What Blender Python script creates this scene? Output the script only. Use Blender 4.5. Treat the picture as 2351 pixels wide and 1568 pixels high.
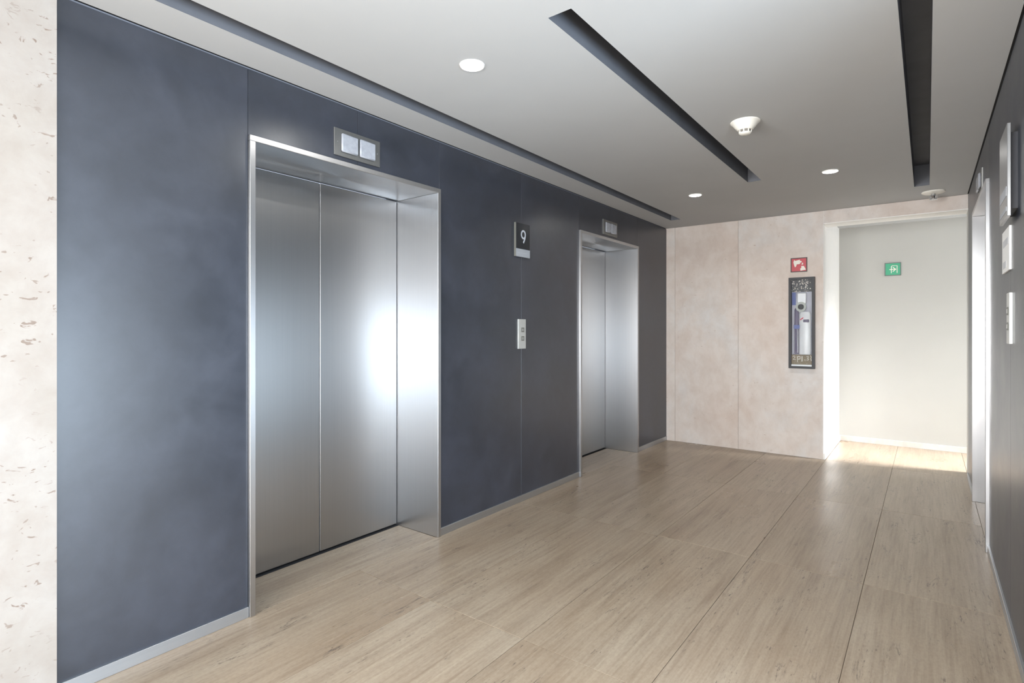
import bpy, bmesh, math, random
from mathutils import Vector, Matrix

for o in list(bpy.data.objects):
    bpy.data.objects.remove(o)
SC = bpy.context.scene
COL = SC.collection
PI = math.pi
random.seed(7)

# ------------------------------------------------------------------ measures
XL, XR = -2.405, 0.283          # lift-lobby side walls
YF, H = 6.131, 2.442            # far wall, ceiling
CAMZ = 1.275
XO = -0.811                     # left edge of the passage opening in the far wall
YB = 7.337                      # back wall of the passage
HEAD = 2.312                    # underside of the header over the passage
YR0 = 1.90                      # where the right wall starts
XW = 2.3                        # near window plane
YBK = -5.2                      # wall behind the camera
XP = 2.6                        # far end of the passage

# ------------------------------------------------------------------ camera
cam = bpy.data.cameras.new('camera')
cam.sensor_fit = 'HORIZONTAL'
cam.sensor_width = 36.0
cam.lens = 1257.7 / 2351.0 * 36.0
cam.shift_y = -(784.0 - 757.0) / 2351.0
cam.clip_start = 0.02
co = bpy.data.objects.new('camera', cam)
co.location = (0, 0, CAMZ)
co.rotation_euler = (PI / 2, 0, math.radians(37.1535))
COL.objects.link(co)
SC.camera = co

# ------------------------------------------------------------------ light and exposure
w = bpy.data.worlds.new('world')
SC.world = w
w.use_nodes = True
w.node_tree.nodes['Background'].inputs[0].default_value = (0.75, 0.86, 1.0, 1)
w.node_tree.nodes['Background'].inputs[1].default_value = 1.0


def area_light(name, loc, rot, sx, sy, power, color, spread=180):
    l = bpy.data.lights.new(name, 'AREA')
    l.shape = 'RECTANGLE'
    l.size, l.size_y = sx, sy
    l.energy = power
    l.color = color
    l.spread = math.radians(spread)
    o = bpy.data.objects.new(name, l)
    o.location = loc
    o.rotation_euler = rot
    COL.objects.link(o)
    return o


# daylight through the window beside the camera (faces -x)
area_light('window_daylight', (XW + 0.02, -0.35, 0.80), (PI / 2, 0, PI / 2),
           4.0, 1.5, 255, (0.70, 0.85, 1.0))
# daylight from the glazed wall far behind the camera (faces +y)
area_light('rear_daylight', (-0.05, YBK + 0.03, 1.25), (PI / 2, 0, 0),
           4.4, 2.0, 342, (0.97, 0.985, 1.0))
# added fill light, left behind the camera, to brighten the right side (faces +x)
area_light('left_fill_light', (XL - 0.02, -3.2, 1.25), (PI / 2, 0, -PI / 2),
           3.8, 2.2, 720, (0.97, 0.99, 1.0))
# daylight through the window at the end of the passage (faces -x, sunlight slanting down)
area_light('passage_daylight', (XP - 0.02, (6.42 + YB) / 2, 1.2), (PI / 2, 0, PI / 2),
           YB - 6.46, 2.3, 42, (0.97, 0.985, 1.0))
area_light('passage_sunlight', (XP - 0.03, (6.42 + YB) / 2, 1.5), (math.radians(63), 0, math.radians(96)),
           YB - 6.46, 1.6, 34, (0.97, 0.98, 1.0), 40)

SC.view_settings.view_transform = 'Standard'
SC.view_settings.look = 'None'
SC.view_settings.gamma = 1.0
SC.view_settings.exposure = 0.33
SC.view_settings.use_curve_mapping = False
SC.cycles.use_denoising = True
SC.cycles.max_bounces = 12
SC.cycles.diffuse_bounces = 8
SC.cycles.glossy_bounces = 6
SC.cycles.sample_clamp_indirect = 8.0
SC.cycles.caustics_reflective = True


# ------------------------------------------------------------------ materials
def lin(r, g, b):
    def f(c):
        c /= 255.0
        return c / 12.92 if c <= 0.04045 else ((c + 0.055) / 1.055) ** 2.4
    return (f(r), f(g), f(b), 1)


def new_mat(name):
    m = bpy.data.materials.new(name)
    m.use_nodes = True
    return m, m.node_tree, m.node_tree.nodes['Principled BSDF']


def node(nt, kind, **kw):
    n = nt.nodes.new(kind)
    for k, v in kw.items():
        if k.startswith('i_'):
            n.inputs[k[2:].replace('_', ' ')].default_value = v
        else:
            setattr(n, k, v)
    return n


def ramp(nt, fac, stops):
    r = nt.nodes.new('ShaderNodeValToRGB')
    el = r.color_ramp.elements
    while len(el) < len(stops):
        el.new(0.5)
    for e, (p, c) in zip(el, stops):
        e.position = p
        e.color = c
    nt.links.new(fac, r.inputs[0])
    return r.outputs[0]


def mixc(nt, fac, a, b, blend='MIX'):
    m = nt.nodes.new('ShaderNodeMix')
    m.data_type = 'RGBA'
    m.blend_type = blend
    for sock, v in ((m.inputs[0], fac), (m.inputs[6], a), (m.inputs[7], b)):
        if isinstance(v, bpy.types.NodeSocket):
            nt.links.new(v, sock)
        else:
            sock.default_value = v
    return m.outputs[2]


def coords(nt, scale=(1, 1, 1), rand=True):
    """object coordinates, shifted by a random offset per object, then scaled"""
    tc = nt.nodes.new('ShaderNodeTexCoord')
    mp = nt.nodes.new('ShaderNodeMapping')
    mp.inputs['Scale'].default_value = scale
    if rand:
        oi = nt.nodes.new('ShaderNodeObjectInfo')
        mul = nt.nodes.new('ShaderNodeMath')
        mul.operation = 'MULTIPLY'
        mul.inputs[1].default_value = 37.0
        nt.links.new(oi.outputs['Random'], mul.inputs[0])
        add = nt.nodes.new('ShaderNodeVectorMath')
        add.operation = 'ADD'
        nt.links.new(tc.outputs['Object'], add.inputs[0])
        nt.links.new(mul.outputs[0], add.inputs[1])
        nt.links.new(add.outputs[0], mp.inputs[0])
    else:
        nt.links.new(tc.outputs['Object'], mp.inputs[0])
    return mp.outputs[0]


def noise(nt, vec, scale, detail=4, rough=0.55, dist=0.0):
    n = nt.nodes.new('ShaderNodeTexNoise')
    n.inputs['Scale'].default_value = scale
    n.inputs['Detail'].default_value = detail
    n.inputs['Roughness'].default_value = rough
    n.inputs['Distortion'].default_value = dist
    nt.links.new(vec, n.inputs['Vector'])
    return n.outputs['Fac']


def plain(name, rgb, rough=0.5, metal=0.0, vary=0.06, scale=9.0, spec=0.5):
    """painted / moulded surface: a base colour with slight unevenness"""
    m, nt, b = new_mat(name)
    c = lin(*rgb)
    f = noise(nt, coords(nt), scale, 3)
    lo = tuple(v * (1 - vary) for v in c[:3]) + (1,)
    hi = tuple(min(1, v * (1 + vary)) for v in c[:3]) + (1,)
    nt.links.new(ramp(nt, f, [(0.3, lo), (0.7, hi)]), b.inputs['Base Color'])
    b.inputs['Roughness'].default_value = rough
    b.inputs['Metallic'].default_value = metal
    b.inputs['Specular IOR Level'].default_value = spec
    return m


def bump(nt, b, h, strength, dist=0.002):
    n = nt.nodes.new('ShaderNodeBump')
    n.inputs['Strength'].default_value = strength
    n.inputs['Distance'].default_value = dist
    nt.links.new(h, n.inputs['Height'])
    nt.links.new(n.outputs[0], b.inputs['Normal'])


def floor_stone():
    m, nt, b = new_mat('vein_cut_travertine_floor')
    n1 = noise(nt, coords(nt, (7, 0.55, 1)), 1.6, 6, 0.62, 0.35)
    n2 = noise(nt, coords(nt, (75, 2.6, 1)), 1.0, 6, 0.65, 0.25)
    n3 = noise(nt, coords(nt, (2.2, 0.9, 1)), 1.4, 4, 0.55)
    n4 = noise(nt, coords(nt, (120, 60, 1)), 1.0, 3, 0.6)
    base = ramp(nt, n1, [(0.26, lin(160, 147, 133)), (0.44, lin(178, 166, 151)), (0.60, lin(186, 175, 160)), (0.80, lin(176, 163, 149))])
    streak = ramp(nt, n2, [(0.28, lin(206, 196, 186)), (0.5, lin(238, 233, 227)), (0.72, lin(255, 252, 248))])
    c = mixc(nt, 0.75, base, streak, 'MULTIPLY')
    grain = ramp(nt, n4, [(0.3, lin(232, 229, 225)), (0.6, lin(255, 255, 255))])
    c = mixc(nt, 0.6, c, grain, 'MULTIPLY')
    tint = ramp(nt, n3, [(0.3, lin(238, 228, 216)), (0.7, lin(255, 254, 250))])
    c = mixc(nt, 0.8, c, tint, 'MULTIPLY')
    # every slab a little lighter or darker than its neighbours
    oi = nt.nodes.new('ShaderNodeObjectInfo')
    tone = ramp(nt, oi.outputs['Random'], [(0.0, lin(244, 241, 238)), (1.0, lin(255, 255, 255))])
    c = mixc(nt, 0.9, c, tone, 'MULTIPLY')
    # pits: short ragged dashes along the veins, clustered
    pn = noise(nt, coords(nt, (105, 17, 1)), 1.0, 5, 0.7, 0.5)
    cl = noise(nt, coords(nt, (6, 1.0, 1)), 1.7, 4, 0.6)
    pits = ramp(nt, pn, [(0.60, (0, 0, 0, 1)), (0.64, (1, 1, 1, 1))])
    clus = ramp(nt, cl, [(0.50, (0, 0, 0, 1)), (0.62, (1, 1, 1, 1))])
    pm = mixc(nt, 1.0, pits, clus, 'MULTIPLY')
    # hairline cracks wandering along the veins
    cn = noise(nt, coords(nt, (15, 1.5, 1)), 1.0, 6, 0.65, 0.6)
    cr = ramp(nt, cn, [(0.490, (0, 0, 0, 1)), (0.4975, (1, 1, 1, 1)), (0.5025, (1, 1, 1, 1)), (0.510, (0, 0, 0, 1))])
    cm = ramp(nt, noise(nt, coords(nt, (4, 1.6, 1)), 2.1, 3, 0.6), [(0.55, (0, 0, 0, 1)), (0.66, (1, 1, 1, 1))])
    ck = mixc(nt, 1.0, cr, cm, 'MULTIPLY')
    pm = mixc(nt, 1.0, pm, ck, 'LIGHTEN')
    c = mixc(nt, pm, c, lin(98, 87, 78))
    # soft brown cloudy veins
    sv = ramp(nt, noise(nt, coords(nt, (16, 0.9, 1)), 1.3, 5, 0.62, 0.5), [(0.62, (0, 0, 0, 1)), (0.80, (0.6, 0.6, 0.6, 1))])
    c = mixc(nt, sv, c, lin(150, 134, 118))
    nt.links.new(c, b.inputs['Base Color'])
    rr = ramp(nt, n3, [(0.3, (0.26, 0.26, 0.26, 1)), (0.7, (0.40, 0.40, 0.40, 1))])
    nt.links.new(rr, b.inputs['Roughness'])
    bump(nt, b, pm, -0.5, 0.0015)
    return m


def wall_stone(name, c0, c1, c2, pit, pitcol, stretch=(1, 1, 1), rough=0.6):
    m, nt, b = new_mat(name)
    v = coords(nt, stretch)
    n1 = noise(nt, v, 1.7, 6, 0.6, 0.3)
    n2 = noise(nt, v, 8.0, 6, 0.65, 0.3)
    c = ramp(nt, n1, [(0.30, c0), (0.5, c1), (0.70, c2)])
    s = ramp(nt, n2, [(0.3, lin(232, 225, 220)), (0.62, lin(255, 255, 255))])
    c = mixc(nt, 0.6, c, s, 'MULTIPLY')
    pn = noise(nt, coords(nt, (26, 26, 48)), 1.0, 3, 0.5, 0.9)
    cl = noise(nt, v, 3.1, 2)
    pits = ramp(nt, pn, [(pit, (0, 0, 0, 1)), (pit + 0.04, (1, 1, 1, 1))])
    clus = ramp(nt, cl, [(0.42, (0, 0, 0, 1)), (0.58, (1, 1, 1, 1))])
    pm = mixc(nt, 1.0, pits, clus, 'MULTIPLY')
    c = mixc(nt, pm, c, pitcol)
    nt.links.new(c, b.inputs['Base Color'])
    b.inputs['Roughness'].default_value = rough
    bump(nt, b, pm, -0.4, 0.0012)
    return m


def dark_panel():
    m, nt, b = new_mat('charcoal_laminate')
    v = coords(nt, (1, 1, 1))
    n1 = noise(nt, v, 2.6, 6, 0.62, 0.4)
    n2 = noise(nt, v, 13.0, 4, 0.6, 0.6)
    c = ramp(nt, n1, [(0.32, lin(42, 46, 55)), (0.5, lin(49, 53, 63)), (0.68, lin(56, 60, 71))])
    s = ramp(nt, n2, [(0.3, lin(228, 228, 230)), (0.65, lin(255, 255, 255))])
    c = mixc(nt, 0.8, c, s, 'MULTIPLY')
    nt.links.new(c, b.inputs['Base Color'])
    rr = ramp(nt, n1, [(0.3, (0.31, 0.31, 0.31, 1)), (0.7, (0.38, 0.38, 0.38, 1))])
    nt.links.new(rr, b.inputs['Roughness'])
    b.inputs['Specular IOR Level'].default_value = 0.95
    return m


def steel(name, rgb, rough=0.3, aniso=0.75, grain=(220, 220, 1.2)):
    m, nt, b = new_mat(name)
    n1 = noise(nt, coords(nt, grain), 1.0, 3, 0.6)
    c = lin(*rgb)
    lo = tuple(v * 0.97 for v in c[:3]) + (1,)
    hi = tuple(min(1, v * 1.02) for v in c[:3]) + (1,)
    nt.links.new(ramp(nt, n1, [(0.3, lo), (0.7, hi)]), b.inputs['Base Color'])
    b.inputs['Metallic'].default_value = 1.0
    b.inputs['Roughness'].default_value = rough
    b.inputs['Anisotropic'].default_value = aniso
    b.inputs['Anisotropic Rotation'].default_value = 0.0
    t = nt.nodes.new('ShaderNodeTangent')
    t.direction_type = 'RADIAL'
    t.axis = 'Z'
    nt.links.new(t.outputs[0], b.inputs['Tangent'])
    return m


def clear_glass():
    m, nt, b = new_mat('cabinet_glass')
    b.inputs['Base Color'].default_value = (0.97, 0.99, 1, 1)
    b.inputs['Roughness'].default_value = 0.02
    b.inputs['Transmission Weight'].default_value = 1.0
    b.inputs['IOR'].default_value = 1.05
    return m


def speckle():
    """dark strip with pale irregular dots, a glass reflection put into the colour"""
    m, nt, b = new_mat('dotted_reflection_paint')
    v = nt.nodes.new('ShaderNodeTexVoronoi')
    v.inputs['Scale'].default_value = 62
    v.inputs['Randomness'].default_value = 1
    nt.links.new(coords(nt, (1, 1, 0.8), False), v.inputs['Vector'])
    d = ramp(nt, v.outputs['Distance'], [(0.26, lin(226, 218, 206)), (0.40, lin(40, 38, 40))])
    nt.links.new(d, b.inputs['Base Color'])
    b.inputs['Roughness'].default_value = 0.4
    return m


M = {}
M['floor'] = floor_stone()
M['grout'] = plain('grout', (120, 106, 94), 0.8)
M['farstone'] = wall_stone('pink_beige_travertine', lin(210, 197, 188), lin(216, 208, 202), lin(214, 214, 214), 0.70, lin(176, 158, 146), (1, 1, 0.8))
M['nearstone'] = wall_stone('ivory_travertine', lin(157, 149, 140), lin(165, 158, 151), lin(170, 166, 161), 0.64, lin(128, 113, 102))
M['dark'] = dark_panel()
M['darkgap'] = plain('dark_gap', (26, 27, 30), 0.8)
M['joint'] = plain('panel_joint', (128, 130, 138), 0.6)
M['ceiling'] = plain('ceiling_paint', (185, 187, 188), 0.75, vary=0.02, scale=2)
M['slot'] = plain('slot_paint', (104, 107, 114), 0.7)
M['cream'] = plain('cream_paint', (182, 182, 178), 0.7, vary=0.015, scale=3)
M['white'] = plain('white_paint', (238, 237, 234), 0.6, vary=0.015)
M['lampglow'] = plain('downlight_diffuser', (240, 240, 238), 0.5, vary=0.01)
M['lampglow'].node_tree.nodes['Principled BSDF'].inputs['Emission Color'].default_value = (1, 0.98, 0.95, 1)
M['lampglow'].node_tree.nodes['Principled BSDF'].inputs['Emission Strength'].default_value = 0.3
M['steel'] = steel('brushed_steel_door', (172, 172, 172), 0.31, 0.8)
M['jamb'] = steel('brushed_steel_frame', (186, 186, 187), 0.33, 0.8)
M['base'] = steel('satin_steel_skirting', (190, 193, 197), 0.42, 0.0, (1.2, 1.2, 220))
M['plate'] = steel('dull_steel_plate', (150, 150, 148), 0.5, 0.0)
M['chrome'] = plain('polished_chrome', (225, 226, 228), 0.12, 1.0, 0.01)
M['lens'] = plain('frosted_lens', (160, 163, 170), 0.25, vary=0.10, scale=40)
M['black'] = plain('black_enamel', (34, 35, 40), 0.5)
M['navy'] = plain('navy_plastic', (22, 28, 36), 0.25)
M['silver'] = plain('silver_film', (168, 172, 178), 0.45, vary=0.03, scale=30)
M['digit'] = plain('pale_grey_lettering', (196, 200, 208), 0.45)
M['button'] = plain('button_grey', (112, 112, 106), 0.4)
M['buttonface'] = plain('button_face', (158, 158, 154), 0.3)
M['callplate'] = plain('satin_plate', (196, 197, 194), 0.4, 0.3)
M['red'] = plain('red_sign', (186, 48, 62), 0.4)
M['green'] = plain('green_sign', (30, 158, 116), 0.4)
M['signframe'] = plain('sign_frame', (70, 62, 60), 0.5)
M['gsignframe'] = plain('green_sign_frame', (98, 112, 108), 0.5)
M['signwhite'] = plain('sign_white', (232, 228, 218), 0.5)
M['plastic'] = plain('ivory_plastic', (236, 234, 226), 0.4, vary=0.02)
M['plasticdark'] = plain('detector_grille', (120, 116, 110), 0.6)
M['glass'] = clear_glass()
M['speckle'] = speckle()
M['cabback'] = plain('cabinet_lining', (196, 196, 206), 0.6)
M['cabblue'] = plain('blue_card', (92, 104, 164), 0.5)
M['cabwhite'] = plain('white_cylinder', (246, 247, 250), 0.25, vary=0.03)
M['cabpurple'] = plain('mauve_hose', (112, 104, 126), 0.5)
M['cabtan'] = plain('tan_card', (144, 130, 110), 0.6)
M['cabring'] = plain('pale_ring', (186, 190, 184), 0.4)
M['redtag'] = plain('red_tag', (210, 40, 70), 0.5)
M['paper'] = plain('white_notice', (236, 236, 234), 0.5, vary=0.01)
M['print'] = plain('grey_print', (196, 198, 202), 0.5)
M['standoff'] = plain('standoff_frame', (24, 25, 34), 0.5)
M['window'] = plain('window_aluminium', (120, 122, 126), 0.4, 0.8)


# ------------------------------------------------------------------ mesh helpers
def box_bm(bm, x0, x1, y0, y1, z0, z1, bev=0.0):
    tmp = bmesh.new()
    vs = [tmp.verts.new((x, y, z)) for z in (z0, z1) for y in (y0, y1) for x in (x0, x1)]
    for f in ((0, 2, 3, 1), (4, 5, 7, 6), (0, 1, 5, 4), (2, 6, 7, 3), (0, 4, 6, 2), (1, 3, 7, 5)):
        tmp.faces.new([vs[i] for i in f])
    if bev > 0:
        bmesh.ops.bevel(tmp, geom=tmp.edges[:], offset=bev, segments=1, affect='EDGES', profile=0.5)
    me = bpy.data.meshes.new('tmp')
    tmp.to_mesh(me)
    tmp.free()
    bm.from_mesh(me)
    bpy.data.meshes.remove(me)
    return bm


def box(*a, bev=0.0):
    return box_bm(bmesh.new(), *a, bev=bev)


def lathe(profile, seg=40, axis='Z', origin=(0, 0, 0), cap=True):
    """profile [(r, h)] revolved about an axis"""
    bm = bmesh.new()
    rings = []
    for r, h in profile:
        ring = []
        for k in range(seg):
            a = 2 * PI * k / seg
            p = (r * math.cos(a), r * math.sin(a), h)
            if axis == 'Y':
                p = (p[0], p[2], p[1])
            elif axis == 'X':
                p = (p[2], p[0], p[1])
            ring.append(bm.verts.new(Vector(p) + Vector(origin)))
        rings.append(ring)
    for a, b in zip(rings, rings[1:]):
        for k in range(seg):
            bm.faces.new((a[k], a[(k + 1) % seg], b[(k + 1) % seg], b[k]))
    if cap:
        for r in (rings[0], rings[-1]):
            try:
                bm.faces.new(r)
            except ValueError:
                pass
    bmesh.ops.recalc_face_normals(bm, faces=bm.faces[:])
    return bm


def plate_poly(pts, y0, y1):
    """outline in x/z extruded from y0 to y1"""
    bm = bmesh.new()
    a = [bm.verts.new((x, y0, z)) for x, z in pts]
    b = [bm.verts.new((x, y1, z)) for x, z in pts]
    n = len(pts)
    bm.faces.new(a)
    bm.faces.new(list(reversed(b)))
    for k in range(n):
        bm.faces.new((a[k], b[k], b[(k + 1) % n], a[(k + 1) % n]))
    bmesh.ops.recalc_face_normals(bm, faces=bm.faces[:])
    return bm


def stroke(bm, pts, width, y0, y1, closed=False):
    """flat ribbon of given width following a polyline in x/z"""
    n = len(pts)
    L, R = [], []
    for i in range(n):
        if closed:
            p, q = Vector(pts[i - 1]), Vector(pts[(i + 1) % n])
        else:
            p, q = Vector(pts[max(0, i - 1)]), Vector(pts[min(n - 1, i + 1)])
        d = (q - p).normalized()
        nn = Vector((-d.y, d.x)) * (width / 2)
        c = Vector(pts[i])
        L.append(c + nn)
        R.append(c - nn)
    V = [[bm.verts.new((p.x, y, p.y)) for p in S] for y in (y0, y1) for S in (L, R)]
    l0, r0, l1, r1 = V
    rng = range(n) if closed else range(n - 1)
    for i in rng:
        j = (i + 1) % n
        bm.faces.new((l0[i], l0[j], r0[j], r0[i]))
        bm.faces.new((l1[j], l1[i], r1[i], r1[j]))
        bm.faces.new((l0[j], l0[i], l1[i], l1[j]))
        bm.faces.new((r0[i], r0[j], r1[j], r1[i]))
    if not closed:
        bm.faces.new((l0[0], r0[0], r1[0], l1[0]))
        bm.faces.new((r0[-1], l0[-1], l1[-1], r1[-1]))
    return bm


def ell(cx, cz, rx, rz, n=28, a0=0.0, a1=2 * PI):
    full = abs(a1 - a0) >= 2 * PI - 1e-6
    m = n if full else n - 1
    return [(cx + rx * math.cos(a0 + (a1 - a0) * k / m), cz + rz * math.sin(a0 + (a1 - a0) * k / m)) for k in range(n)]


def frame_bm(x0, x1, z0, z1, wd, y0, y1):
    bm = bmesh.new()
    box_bm(bm, x0, x0 + wd, y0, y1, z0, z1)
    box_bm(bm, x1 - wd, x1, y0, y1, z0, z1)
    box_bm(bm, x0 + wd, x1 - wd, y0, y1, z0, z0 + wd)
    box_bm(bm, x0 + wd, x1 - wd, y0, y1, z1 - wd, z1)
    return bm


def obj(name, bm, mat, parent=None, smooth=False, label=None, loc=None):
    me = bpy.data.meshes.new(name)
    bmesh.ops.recalc_face_normals(bm, faces=bm.faces[:])
    bm.to_mesh(me)
    bm.free()
    me.materials.append(M[mat] if isinstance(mat, str) else mat)
    if smooth:
        for p in me.polygons:
            p.use_smooth = True
        try:
            me.set_sharp_from_angle(angle=math.radians(40))
        except Exception:
            pass
    o = bpy.data.objects.new(name, me)
    COL.objects.link(o)
    if parent is not None:
        o.parent = parent
    if loc:
        o.location = loc
    if label:
        o['label'] = label
    return o


def struct(name, bm, mat, label=None):
    o = obj(name, bm, mat)
    o['kind'] = 'structure'
    if label:
        o['label'] = label
    return o


def thing(name, label, cat, loc, rz=0.0, group=None):
    o = bpy.data.objects.new(name, None)
    o.empty_display_size = 0.1
    COL.objects.link(o)
    o.location = loc
    o.rotation_euler = (0, 0, rz)
    o['label'] = label
    o['category'] = cat
    if group:
        o['group'] = group
    return o


def copy_thing(src, loc, rz, label, group=None):
    r = src.copy()
    COL.objects.link(r)
    r.location = loc
    r.rotation_euler = (0, 0, rz)
    r['label'] = label
    if group:
        r['group'] = group
    for ch in list(src.children):
        c = ch.copy()
        COL.objects.link(c)
        c.parent = r
        for g in list(ch.children):
            d = g.copy()
            COL.objects.link(d)
            d.parent = c
    return r


LEFT, RIGHT, FAR = PI / 2, -PI / 2, 0.0     # local -y points out of the wall, local x to the viewer's right

# ------------------------------------------------------------------ setting: floor
bm = bmesh.new()
box_bm(bm, XL - 0.55, XW + 0.1, YBK - 0.1, YB + 0.1, -0.12, -0.003)
box_bm(bm, XW + 0.1, XP + 0.1, 6.0, YB + 0.1, -0.12, -0.003)
floor = struct('floor', bm, 'grout', 'beige vein-cut travertine tile floor of the lift lobby')

TW = (XR - XL) / 5.0
TL = 1.427
YS = [1.826 + TL * k for k in range(-8, 5)]
tile_cache = {}


def tile(x0, x1, y0, y1):
    g = 0.0011
    key = (round(x1 - x0, 3), round(y1 - y0, 3))
    hx, hy = (x1 - x0) / 2 - g, (y1 - y0) / 2 - g
    z = random.uniform(-0.0004, 0.0)
    if key not in tile_cache:
        o = obj('floor_tile', box(-hx, hx, -hy, hy, -0.015, 0.0, bev=0.0008), 'floor', floor)
        tile_cache[key] = o.data
    else:
        o = bpy.data.objects.new('floor_tile', tile_cache[key])
        COL.objects.link(o)
        o.parent = floor
    o.location = ((x0 + x1) / 2, (y0 + y1) / 2, z)


def rows(ya, yb):
    ys = [ya] + [y for y in YS if ya + 0.05 < y < yb - 0.05] + [yb]
    return list(zip(ys, ys[1:]))


for c in range(5):
    for y0, y1 in rows(YBK, YF):
        tile(XL + c * TW, XL + (c + 1) * TW, y0, y1)
for c in range(3, 5):                                   # passage
    tile(max(XO, XL + c * TW), XL + (c + 1) * TW, YF, YB)
for c in range(4):                                      # beside the camera, towards the window
    for y0, y1 in rows(YBK, YR0):
        tile(XR + c * TW, min(XW, XR + (c + 1) * TW), y0, y1)
for c in range(11):
    x0 = XR + c * TW
    if x0 < XP - 0.1:
        tile(x0, min(XP, x0 + TW), 6.36, YB)

# lift openings on each side: (outer y0, outer y1)
LIFTS_L = [(1.232, 2.428), (4.135, 5.335)]
LIFT_R = (4.135, 5.335)
TOPZ = 2.141
for y0, y1 in LIFTS_L:
    tile(XL - 0.372, XL, y0 + 0.026, y1 - 0.026)
tile(XR, XR + 0.372, LIFT_R[0] + 0.026, LIFT_R[1] - 0.026)

# ------------------------------------------------------------------ setting: left wall
SKZ = 0.047
Y0L = 0.558
def panel(parent, side, ya, yb, za, zb):
    g = 0.0009
    hx, hz = (yb - ya) / 2 - g, (zb - za) / 2 - g
    o = obj('wall_panel', box(-0.006, 0.006, -hx, hx, -hz, hz, bev=0.0007), 'dark', parent)
    o.location = ((XL - 0.006) if side == 'L' else (XR + 0.006), (ya + yb) / 2, (za + zb) / 2)


PT = H - 0.006


def dark_wall(name, side, ya, yb, z0, joints, label):
    """one run of backing wall with its laminate panels"""
    xa, xb = (XL - 0.5, XL - 0.012) if side == 'L' else (XR + 0.012, XR + 0.6)
    o = struct(name, box(xa, xb, ya, yb, z0 + (0.025 if z0 > 0 else 0.0), H + 0.3), 'joint', label)
    ys = [ya] + joints + [yb]
    for p, q in zip(ys, ys[1:]):
        panel(o, side, p, q, z0, PT)
    return o


dark_wall('wall_left', 'L', Y0L, 1.2315, 0.0, [], 'charcoal panelled left wall beside the ivory stone')
dark_wall('wall_left', 'L', 1.2315, 2.4285, TOPZ, [1.819], 'charcoal panels above the nearest left lift')
dark_wall('wall_left', 'L', 2.4285, 4.1345, 0.0, [3.288], 'charcoal panelled left wall between the two lifts')
dark_wall('wall_left', 'L', 4.1345, 5.3355, TOPZ, [4.735], 'charcoal panels above the farther left lift')
dark_wall('wall_left', 'L', 5.3355, YF, 0.0, [], 'charcoal panelled left wall next to the beige far wall')

# ivory stone wall running on towards and past the camera
wn = struct('wall_near', box(XL - 0.5, XL + 0.012, -1.2, Y0L, 0, H + 0.3), 'nearstone', 'ivory travertine wall beside the charcoal panels')

# ------------------------------------------------------------------ setting: right wall
dark_wall('wall_right', 'R', YR0, 4.1345, 0.0, [3.135], 'charcoal panelled right wall with the notices')
dark_wall('wall_right', 'R', 4.1345, 5.3355, TOPZ, [4.735], 'charcoal panels above the right-hand lift')
dark_wall('wall_right', 'R', 5.3355, YF, 0.0, [], 'charcoal panelled right wall next to the passage')
# the end of that wall, seen only in reflections
struct('wall_end', box(XR, XW + 0.1, YR0 - 0.02, YR0, 0, H + 0.3), 'nearstone', 'stone end of the right wall')

# ------------------------------------------------------------------ setting: far wall and passage
bm = box(XL - 0.5, XO - 0.02, YF + 0.02, YB, 0, H + 0.3)
wall_far = struct('wall_far', bm, 'farstone', 'pinkish beige travertine far wall with passage opening at right')


def slab(xa, xb, za, zb, mat='farstone', d0=YF, d1=YF + 0.0205, name='stone_panel', parent=None):
    g = 0.0008
    o = obj(name, box(-(xb - xa) / 2 + g, (xb - xa) / 2 - g, -(d1 - d0) / 2, (d1 - d0) / 2,
                      -(zb - za) / 2, (zb - za) / 2, bev=0.0008), mat, parent or wall_far)
    o.location = ((xa + xb) / 2, (d0 + d1) / 2, (za + zb) / 2)
    return o


slab(XL, -2.301, 0, H, d0=YF - 0.004)
slab(-2.301, -1.61, 0, H)
slab(-1.61, XO - 0.001, 0, H)
slab(XO - 0.001, XR, HEAD + 0.008, H, d1=YF + 0.22)           # header over the passage
slab(XO + 0.001, XR, HEAD, HEAD + 0.0085, 'white', YF + 0.003, YF + 0.23, 'header_soffit')
# passage walls
struct('wall_passage', box(XO - 0.02, XO, YF + 0.002, YB, 0, H + 0.3), 'white', 'white side wall of the passage')
struct('wall_back', box(XO - 0.1, XP + 0.1, YB, YB + 0.1, 0, H + 0.3), 'cream', 'cream painted back wall of the passage')
struct('trim_1', box(XR, XP, YF + 0.001, 6.36, 0, H + 0.3), 'cream', 'cream jamb at the right of the passage opening')
b = struct('baseboard_passage', box(XO + 0.0005, XO + 0.0145, YF + 0.006, YB - 0.012, 0, 0.06, bev=0.001), 'white', 'white skirting along the passage side wall')
struct('baseboard_back', box(XO + 0.0145, XP, YB - 0.012, YB, 0, 0.06, bev=0.001), 'farstone', 'stone skirting along the cream back wall')

# skirting on the dark walls
for ya, yb in ((Y0L, 1.231), (2.429, 4.134), (5.336, YF - 0.005)):
    struct('baseboard_left', box(XL - 0.002, XL + 0.009, ya, yb, 0, SKZ, bev=0.0012), 'base', 'low steel skirting of the left wall')
for ya, yb in ((YR0, LIFT_R[0] - 0.001), (LIFT_R[1] + 0.001, YF)):
    struct('baseboard_right', box(XR - 0.009, XR + 0.002, ya, yb, 0, SKZ, bev=0.0012), 'base', 'low steel skirting of the right wall')

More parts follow.
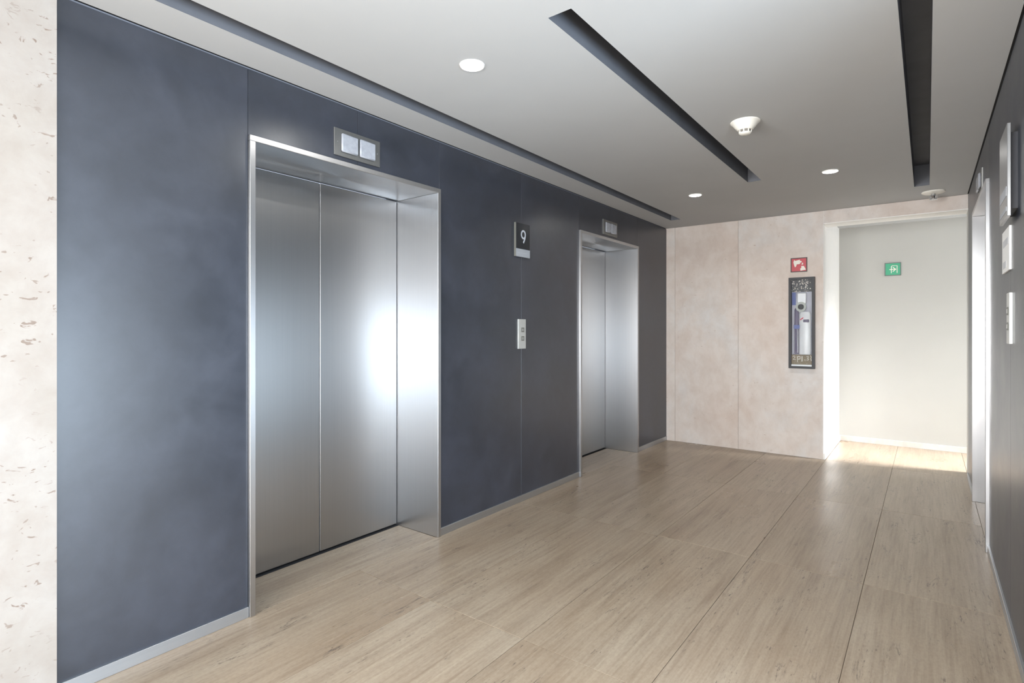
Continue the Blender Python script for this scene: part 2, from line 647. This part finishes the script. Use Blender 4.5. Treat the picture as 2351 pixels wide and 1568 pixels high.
# walls out of view
struct('wall_rear', box(XL - 0.5, XW + 0.1, YBK - 0.1, YBK, 0, H + 0.3), 'nearstone', 'stone wall behind the camera')
fr = bmesh.new()
W0, W1 = -2.42, YR0 - 0.02
for k in range(4):
    y = W0 + 0.03 + (W1 - W0 - 0.06) * k / 3.0
    box_bm(fr, XW - 0.05, XW, y - 0.03, y + 0.03, 0.0, H)
box_bm(fr, XW - 0.05, XW, W0, W1, 0, 0.05)
box_bm(fr, XW - 0.05, XW, W0, W1, H - 0.1, H)
struct('wall_side', box(XW, XW + 0.1, YBK, W0, 0, H + 0.3), 'nearstone', 'stone wall beyond the window behind the camera')
struct('window_1', fr, 'window', 'aluminium window frame beside the camera')
fr = bmesh.new()  # invented unseen frame that goes with the added left fill light
for k in range(4):
    y = YBK + 0.03 + (-1.2 - YBK - 0.06) * k / 3.0
    box_bm(fr, XL, XL + 0.05, y - 0.03, y + 0.03, 0.0, H)
box_bm(fr, XL, XL + 0.05, YBK, -1.2, 0, 0.1)
box_bm(fr, XL, XL + 0.05, YBK, -1.2, H - 0.08, H)
struct('left_fill_frame', fr, 'window', 'added unseen frame around the fill light on the left behind the camera')
fr = bmesh.new()
box_bm(fr, XP - 0.08, XP - 0.03, 6.36, 6.42, 0.0, H)
box_bm(fr, XP - 0.08, XP - 0.03, YB - 0.06, YB, 0.0, H)
box_bm(fr, XP - 0.08, XP - 0.03, 6.36, YB, H - 0.1, H)
struct('window_2', fr, 'window', 'window frame at the far end of the passage')

# ------------------------------------------------------------------ setting: ceiling with slots
GAP = 0.007
SLOTS = [(-2.180, -2.077, -1.9, 5.69), (-1.131, -1.031, 1.716, 4.585), (-0.084, 0.016, -1.9, 5.553)]
DOWN = [(-1.600, 1.820), (-1.600, 4.740), (-0.568, 4.630)]
DR = 0.050


def ceiling_mesh():
    bm = bmesh.new()
    sq = 0.07
    xs, ys = {XL + GAP, XR - GAP}, {YBK, YF - 0.001}
    for x0, x1, y0, y1 in SLOTS:
        xs |= {x0, x1}
        ys |= {y0, y1}
    for x, y in DOWN:
        xs |= {round(x - sq, 5), round(x + sq, 5)}
        ys |= {round(y - sq, 5), round(y + sq, 5)}
    xs, ys = sorted(xs), sorted(ys)
    for xa, xb in zip(xs, xs[1:]):
        for ya, yb in zip(ys, ys[1:]):
            cx, cy = (xa + xb) / 2, (ya + yb) / 2
            if any(s[0] < cx < s[1] and s[2] < cy < s[3] for s in SLOTS):
                continue
            if any(abs(cx - x) < sq and abs(cy - y) < sq for x, y in DOWN):
                continue
            bm.faces.new([bm.verts.new(p) for p in ((xa, ya, H), (xa, yb, H), (xb, yb, H), (xb, ya, H))])
    n = 32
    for x, y in DOWN:
        inner, outer = [], []
        for k in range(n):
            a = 2 * PI * k / n + PI / 4
            c, s = math.cos(a), math.sin(a)
            m = sq / max(abs(c), abs(s))
            inner.append(bm.verts.new((x + DR * c, y + DR * s, H)))
            outer.append(bm.verts.new((x + m * c, y + m * s, H)))
        for k in range(n):
            j = (k + 1) % n
            bm.faces.new((inner[k], inner[j], outer[j], outer[k]))
    bmesh.ops.remove_doubles(bm, verts=bm.verts[:], dist=1e-5)
    # outside the lobby
    for xa, xb, ya, yb in ((XR - GAP, XW + 0.1, YBK, YR0), (XO, XP, YF + 0.22, YB)):
        bm.faces.new([bm.verts.new(p) for p in ((xa, ya, H), (xa, yb, H), (xb, yb, H), (xb, ya, H))])
    # plenum slab above
    box_bm(bm, XL - 0.5, XW + 0.2, YBK - 0.1, YB + 0.1, H + 0.25, H + 0.3)
    box_bm(bm, XW + 0.2, XP + 0.1, 5.9, YB + 0.1, H + 0.25, H + 0.3)
    return bm


me = bpy.data.meshes.new('ceiling')
cb = ceiling_mesh()
cb.to_mesh(me)
cb.free()
me.materials.append(M['ceiling'])
ceiling = bpy.data.objects.new('ceiling', me)
COL.objects.link(ceiling)
ceiling['kind'] = 'structure'
ceiling['label'] = 'pale grey ceiling with three dark linear slots'

for x0, x1, y0, y1 in SLOTS:
    t, d, L = 0.006, 0.17, 0.0005
    bm = bmesh.new()
    box_bm(bm, x0 - t, x0, y0 - t, y1 + t, H + L, H + d)
    box_bm(bm, x1, x1 + t, y0 - t, y1 + t, H + L, H + d)
    box_bm(bm, x0, x1, y0 - t, y0, H + L, H + d)
    box_bm(bm, x0, x1, y1, y1 + t, H + L, H + d)
    box_bm(bm, x0 - t, x1 + t, y0 - t, y1 + t, H + d, H + d + t)
    obj('slot_trough', bm, 'slot', ceiling, label='dark recessed slot')
# dark shadow gap where the ceiling meets the side walls
for xa, xb in ((XL - 0.012, XL + GAP + 0.01), (XR - GAP - 0.01, XR + 0.012)):
    obj('shadow_gap', box(xa, xb, YBK if xa < -1 else YR0, YF, H + 0.004, H + 0.012), 'darkgap', ceiling)

# ------------------------------------------------------------------ lift entrances
OP_W = 1.144            # clear opening between jambs


def lift(label, loc, rz, outer_w):
    t = thing('lift_entrance', label, 'elevator', loc, rz, 'steel lift entrances')
    hw, jw, pr, dp = outer_w / 2, 0.026, 0.017, 0.370
    for s in (-1, 1):
        x0, x1 = sorted((s * hw, s * (hw - jw)))
        obj('jamb', box(x0, x1, -pr, dp, 0.0, TOPZ - jw, bev=0.0015), 'jamb', t)
    obj('head', box(-hw, hw, -pr, dp, TOPZ - jw, TOPZ, bev=0.0015), 'jamb', t)
    ow = hw - jw
    for s in (-1, 1):
        x0, x1 = sorted((s * 0.0018, s * (ow - 0.003)))
        obj('door_panel', box(x0, x1, dp - 0.012, dp + 0.02, 0.008, TOPZ - jw - 0.004, bev=0.003), 'steel', t)
    obj('door_track', box(-ow, ow, dp + 0.02, dp + 0.05, -0.001, TOPZ - jw), 'darkgap', t)
    obj('sill', box(-ow, ow, dp - 0.03, dp + 0.03, -0.002, 0.0012), 'darkgap', t)
    return t


lift('steel lift entrance nearest the ivory stone wall, large in front', (XL, 1.830, 0), LEFT, 1.196)
lift('farther steel lift entrance on the left wall, next to the beige far wall', (XL, 4.735, 0), LEFT, 1.200)
lift('steel lift entrance seen edge-on in the right-hand wall', (XR, 4.735, 0), RIGHT, 1.200)


def indicator(label, loc, rz):
    t = thing('position_indicator', label, 'indicator', loc, rz, 'lift position indicators')
    obj('back_plate', box(-0.1455, 0.1455, -0.008, 0.0, -0.070, 0.070, bev=0.001), 'plate', t)
    for s in (-1, 1):
        x0, x1 = sorted((s * 0.005, s * 0.108))
        bm = box(x0, x1, -0.022, -0.008, -0.047, 0.047, bev=0.006)
        obj('lens', bm, 'lens', t, smooth=True)
        obj('screw', lathe([(0.0028, -0.0095), (0.0028, -0.008)], 10, 'Y', (s * 0.127, 0, 0)), 'chrome', t)
    return t


indicator('floor indicator with two frosted lenses above the nearest left lift', (XL, 1.8165, 2.236), LEFT)
indicator('small floor indicator above the farther left lift', (XL, 4.712, 2.235), LEFT)
indicator('floor indicator above the lift in the right-hand wall', (XR, 4.712, 2.235), RIGHT)

# ------------------------------------------------------------------ floor number sign
t = thing('floor_number_sign', 'dark floor sign reading 9 with silver lower strip between the lifts', 'sign', (XL, 3.288, 1.937), LEFT)
obj('spacer', box(-0.07, 0.07, -0.006, 0.0, -0.105, 0.105), 'black', t)
pl = obj('plate', box(-0.086, 0.086, -0.016, -0.006, -0.064, 0.124, bev=0.0008), 'navy', t)
obj('edge_strip', box(-0.0895, -0.086, -0.0165, 0.0, -0.124, 0.124), 'button', t)
st = obj('name_strip', box(-0.086, 0.088, -0.017, -0.006, -0.124, -0.065, bev=0.0008), 'silver', t)
obj('engraved_line', box(-0.066, 0.050, -0.0175, -0.017, -0.096, -0.0945), 'digit', st)
bm = bmesh.new()
stroke(bm, ell(0.004, 0.043, 0.0245, 0.0275, 30), 0.0125, -0.0172, -0.016, True)
stroke(bm, [(0.0275, 0.036), (0.0225, 0.016), (0.0125, -0.004), (0.0035, -0.018)], 0.0125, -0.0173, -0.016)
obj('numeral', bm, 'digit', t, label='pale grey numeral 9')


# ------------------------------------------------------------------ call button panels
def call_panel(label, loc, rz, w, h, d, dx=0.004):
    t = thing('call_button_panel', label, 'button panel', loc, rz, 'lift call button panels')
    obj('face_plate', box(-w / 2, w / 2, -d, 0.0, -h / 2, h / 2, bev=0.0012), 'callplate', t)
    for z, up in ((0.030, 1), (-0.034, -1)):
        bt = obj('button', box(dx - 0.019, dx + 0.019, -d - 0.003, -d, z - 0.017, z + 0.017, bev=0.0015), 'button', t)
        obj('button_face', box(dx - 0.009, dx + 0.009, -d - 0.0042, -d - 0.003, z - 0.009, z + 0.009), 'buttonface', bt)
    return t


call_panel('slim two-button lift call panel on the dark left wall', (XL, 3.2865, 1.244), LEFT, 0.093, 0.219, 0.010)
call_panel('two-button lift call panel low on the right-hand wall', (XR, 3.102, 1.323), RIGHT, 0.093, 0.214, 0.012)


# ------------------------------------------------------------------ square safety signs
def sign_base(name, label, loc, rz, field, border):
    t = thing(name, label, 'sign', loc, rz)
    obj('panel', box(-0.070, 0.070, -0.006, 0.0, -0.067, 0.067), field, t)
    obj('border', frame_bm(-0.0745, 0.0745, -0.0715, 0.0715, 0.008, -0.009, 0.0), border, t)
    return t


t = sign_base('fire_extinguisher_sign', 'red square fire sign with pale pictogram on the stone wall', (-1.0265, YF, 1.9265), FAR, 'red', 'signframe')
P = lambda x, y: ((x - 0.5) * 0.149, (0.5 - y) * 0.143)
# pixel fractions read off the sign: hand and nozzle, spray, flame
hand = [(0.21, 0.14), (0.28, 0.20), (0.45, 0.17), (0.55, 0.14), (0.57, 0.22), (0.66, 0.24), (0.68, 0.32), (0.58, 0.36), (0.57, 0.44),
        (0.37, 0.46), (0.34, 0.58), (0.29, 0.65), (0.25, 0.64), (0.19, 0.42), (0.17, 0.30)]
obj('hand_pictogram', plate_poly([P(*p) for p in hand], -0.0072, -0.006), 'signwhite', t)
obj('spray_pictogram', plate_poly([P(*p) for p in [(0.70, 0.36), (0.73, 0.36), (0.77, 0.43), (0.74, 0.50), (0.68, 0.50), (0.65, 0.45), (0.69, 0.43)]], -0.0072, -0.006), 'signwhite', t)
obj('flame_pictogram', plate_poly([P(*p) for p in [(0.65, 0.58), (0.80, 0.60), (0.85, 0.70), (0.92, 0.86), (0.60, 0.92), (0.58, 0.78), (0.65, 0.70)]], -0.0072, -0.006), 'signwhite', t)

t = sign_base('exit_sign', 'green square exit sign with white door and arrow on the cream wall', (-0.3005, YB, 1.941), FAR, 'green', 'gsignframe')
bm = bmesh.new()
stroke(bm, [P(0.41, 0.80), P(0.41, 0.30), P(0.45, 0.24), P(0.76, 0.24), P(0.76, 0.80)], 0.007, -0.0075, -0.006)
obj('door_pictogram', bm, 'signwhite', t)
bm = bmesh.new()
stroke(bm, [P(0.29, 0.52), P(0.66, 0.52)], 0.008, -0.0078, -0.006)
stroke(bm, [P(0.50, 0.36), P(0.68, 0.52), P(0.50, 0.68)], 0.009, -0.008, -0.006)
obj('arrow_pictogram', bm, 'signwhite', t)

# ------------------------------------------------------------------ fire cabinet
t = thing('fire_cabinet', 'tall black-framed glass fire cabinet on the stone wall below the red sign', 'cabinet', (-0.998, YF, 1.343), FAR)
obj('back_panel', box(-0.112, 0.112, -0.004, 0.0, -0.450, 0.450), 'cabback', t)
obj('frame', frame_bm(-0.1155, 0.1155, -0.455, 0.455, 0.023, -0.045, 0.0), 'black', t)
obj('glass_pane', box(-0.094, 0.094, -0.041, -0.038, -0.433, 0.433), 'glass', t)
obj('dotted_reflection', box(-0.092, 0.092, -0.034, -0.004, 0.312, 0.432), 'speckle', t, label='dark strip with pale dots, painted glass reflection')  # pale dots imitate what the cabinet glass reflects
tc_ = obj('name_card', box(-0.092, 0.092, -0.030, -0.004, -0.415, -0.318), 'cabtan', t, label='tan strip with pale characters')
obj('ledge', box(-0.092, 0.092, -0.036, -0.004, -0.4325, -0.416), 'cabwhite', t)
bm = bmesh.new()
s = 0.0055
ya, yb = -0.0315, -0.030
cz = -0.352
stroke(bm, [(-0.078, cz + 0.012), (-0.072, cz + 0.022), (-0.062, cz + 0.020), (-0.060, cz + 0.008), (-0.076, cz - 0.016), (-0.052, cz - 0.016)], s, ya, yb)
stroke(bm, [(-0.036, cz + 0.020), (-0.036, cz - 0.040)], s, ya, yb)
stroke(bm, ell(-0.024, cz + 0.004, 0.012, 0.016, 18), s, ya, yb, True)
stroke(bm, [(0.004, cz + 0.020), (0.004, cz - 0.032)], s * 1.6, ya, yb)
stroke(bm, [(0.024, cz - 0.016), (0.034, cz - 0.016)], s, ya, yb)
stroke(bm, [(0.044, cz + 0.018), (0.058, cz + 0.020), (0.062, cz + 0.010), (0.050, cz + 0.003), (0.064, cz - 0.006), (0.060, cz - 0.016), (0.044, cz - 0.016)], s, ya, yb)
stroke(bm, [(0.078, cz + 0.030), (0.086, cz + 0.012), (0.082, cz), (0.086, cz - 0.026)], s, ya, yb)
obj('characters', bm, 'signwhite', tc_)
# extinguisher with its hose, card and tag seen behind the glass
t2 = thing('fire_extinguisher', 'white fire extinguisher with ring and mauve hose inside the black-framed cabinet', 'extinguisher', (-0.998, YF - 0.020, 1.343), FAR)


def half_cyl(x, z0, z1, r, ry=None, seg=20):
    ry = ry or r
    bm = bmesh.new()
    rings = []
    for z, k in ((z0, 0.9), (z0 + 0.01, 1), (z1 - 0.02, 1), (z1, 0.7)):
        rings.append([bm.verts.new((x + r * k * math.cos(2 * PI * i / seg), ry * k * math.sin(2 * PI * i / seg), z)) for i in range(seg)])
    for a, b_ in zip(rings, rings[1:]):
        for i in range(seg):
            bm.faces.new((a[i], a[(i + 1) % seg], b_[(i + 1) % seg], b_[i]))
    bm.faces.new(rings[0])
    bm.faces.new(rings[-1])
    return bm


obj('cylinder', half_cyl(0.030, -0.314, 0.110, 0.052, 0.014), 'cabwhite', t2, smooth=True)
obj('hose', half_cyl(-0.046, -0.310, 0.150, 0.020, 0.010), 'cabpurple', t2, smooth=True)
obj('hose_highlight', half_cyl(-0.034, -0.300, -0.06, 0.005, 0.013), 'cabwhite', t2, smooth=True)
obj('instruction_card', box(-0.088, -0.054, 0.002, 0.006, 0.180, 0.306), 'cabblue', t2)
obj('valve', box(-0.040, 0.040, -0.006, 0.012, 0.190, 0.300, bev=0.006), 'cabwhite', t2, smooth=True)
bm = bmesh.new()
stroke(bm, ell(-0.006, 0.160, 0.037, 0.040, 30), 0.020, -0.014, -0.004, True)
obj('gauge_ring', bm, 'cabring', t2)
obj('gauge_face', lathe([(0.027, -0.010), (0.027, -0.006)], 24, 'Y', (-0.006, 0, 0.160)), 'black', t2)
obj('label_band', box(-0.070, -0.018, -0.0135, 0.004, -0.058, -0.020), 'cabblue', t2)
obj('handle', box(0.014, 0.066, -0.0165, 0.004, 0.005, 0.034, bev=0.004), 'cabpurple', t2)
bm = bmesh.new()
stroke(bm, [(-0.012, 0.030), (0.016, 0.052)], 0.008, -0.0175, -0.0145)
obj('tag', bm, 'redtag', t2, label='small red tag')

# ------------------------------------------------------------------ notices on the right wall
t = thing('wall_display', 'tall steel-faced display plate standing off the right-hand wall above the white notice', 'display', (XR, 3.013, 1.902), RIGHT)
obj('mount', box(-0.110, 0.110, -0.022, 0.0, -0.150, 0.150), 'standoff', t)
obj('face_plate', box(-0.137, 0.137, -0.034, -0.022, -0.182, 0.182, bev=0.0015), 'steel', t)
obj('reflection_band', box(-0.12, 0.12, -0.0352, -0.034, -0.100, -0.062), 'silver', t)  # lighter bands stand in for reflections on the steel plate
obj('reflection_band', box(-0.12, 0.12, -0.0352, -0.034, -0.160, -0.142), 'silver', t)
t = thing('wall_notice', 'white rectangular notice card on the right-hand wall below the steel display', 'notice', (XR, 3.231, 1.622), RIGHT)
obj('card', box(-0.134, 0.134, -0.008, 0.0, -0.093, 0.093, bev=0.001), 'paper', t)
obj('printed_block', box(-0.10, 0.10, -0.0086, -0.008, 0.020, 0.050), 'print', t)
obj('printed_block', box(-0.10, 0.02, -0.0086, -0.008, -0.075, -0.045), 'print', t)


# ------------------------------------------------------------------ ceiling fittings
LAMP = 5.5


def downlight(label, x, y):
    t = thing('downlight', label, 'light', (x, y, H), 0, 'round recessed downlights')
    obj('trim_ring', lathe([(DR + 0.006, 0.0), (DR + 0.005, -0.0035), (DR, -0.004), (DR - 0.003, -0.001), (DR - 0.004, 0.004)], 40, cap=False), 'white', t, smooth=True)
    l = bpy.data.lights.new('downlight_lamp', 'AREA')
    l.shape, l.size, l.energy, l.color = 'DISK', 0.07, LAMP, (1.0, 0.98, 0.95)
    lo = bpy.data.objects.new('downlight_lamp', l)
    COL.objects.link(lo)
    lo.parent = t
    lo.location = (0, 0, 0.012)
    obj('reflector', lathe([(DR - 0.003, 0.003), (DR - 0.007, 0.014), (DR - 0.018, 0.026), (0.014, 0.032), (0.0005, 0.034)], 40, cap=False), 'lampglow', t, smooth=True)
    return t


downlight('round white downlight nearest the camera, between the left and middle slots', *DOWN[0])
downlight('small round downlight near the end of the left slot', *DOWN[1])
downlight('round white downlight near the far wall, between the middle and right slots', *DOWN[2])

t = thing('smoke_detector', 'ivory cone-shaped smoke detector hanging from the ceiling between the slots', 'smoke detector', (-0.814, 3.243, H))
obj('base', lathe([(0.078, 0.0), (0.078, -0.005), (0.072, -0.010), (0.061, -0.022), (0.058, -0.027), (0.046, -0.040), (0.038, -0.048)], 48), 'plastic', t, smooth=True)
obj('grille', lathe([(0.033, -0.046), (0.029, -0.062)], 40), 'plasticdark', t, smooth=True)
for k in range(8):
    a = 2 * PI * k / 8
    fin = box(-0.003, 0.003, 0.026, 0.034, -0.062, -0.046)
    bmesh.ops.rotate(fin, verts=fin.verts[:], cent=(0, 0, 0), matrix=Matrix.Rotation(a, 3, 'Z'))
    obj('fin', fin, 'plastic', t)
obj('cap', lathe([(0.033, -0.061), (0.031, -0.066), (0.024, -0.071), (0.001, -0.072)], 40), 'plastic', t, smooth=True)

t = thing('sprinkler', 'white ceiling rose with chrome sprinkler head at the end of the right slot', 'sprinkler', (0.042, 5.846, H))
obj('rose', lathe([(0.082, 0.0), (0.082, -0.006), (0.070, -0.014), (0.030, -0.020), (0.012, -0.021)], 48), 'plastic', t, smooth=True)
obj('nozzle', lathe([(0.018, -0.018), (0.018, -0.036), (0.013, -0.041), (0.008, -0.058)], 24), 'chrome', t, smooth=True)
for s in (-1, 1):
    arm = bmesh.new()
    stroke(arm, [(s * 0.016, -0.032), (s * 0.026, -0.044), (s * 0.020, -0.058), (s * 0.004, -0.066)], 0.008, -0.005, 0.005)
    obj('arm', arm, 'chrome', t)
obj('deflector', lathe([(0.001, -0.064), (0.028, -0.066), (0.028, -0.0685), (0.001, -0.069)], 28), 'chrome', t, smooth=True)
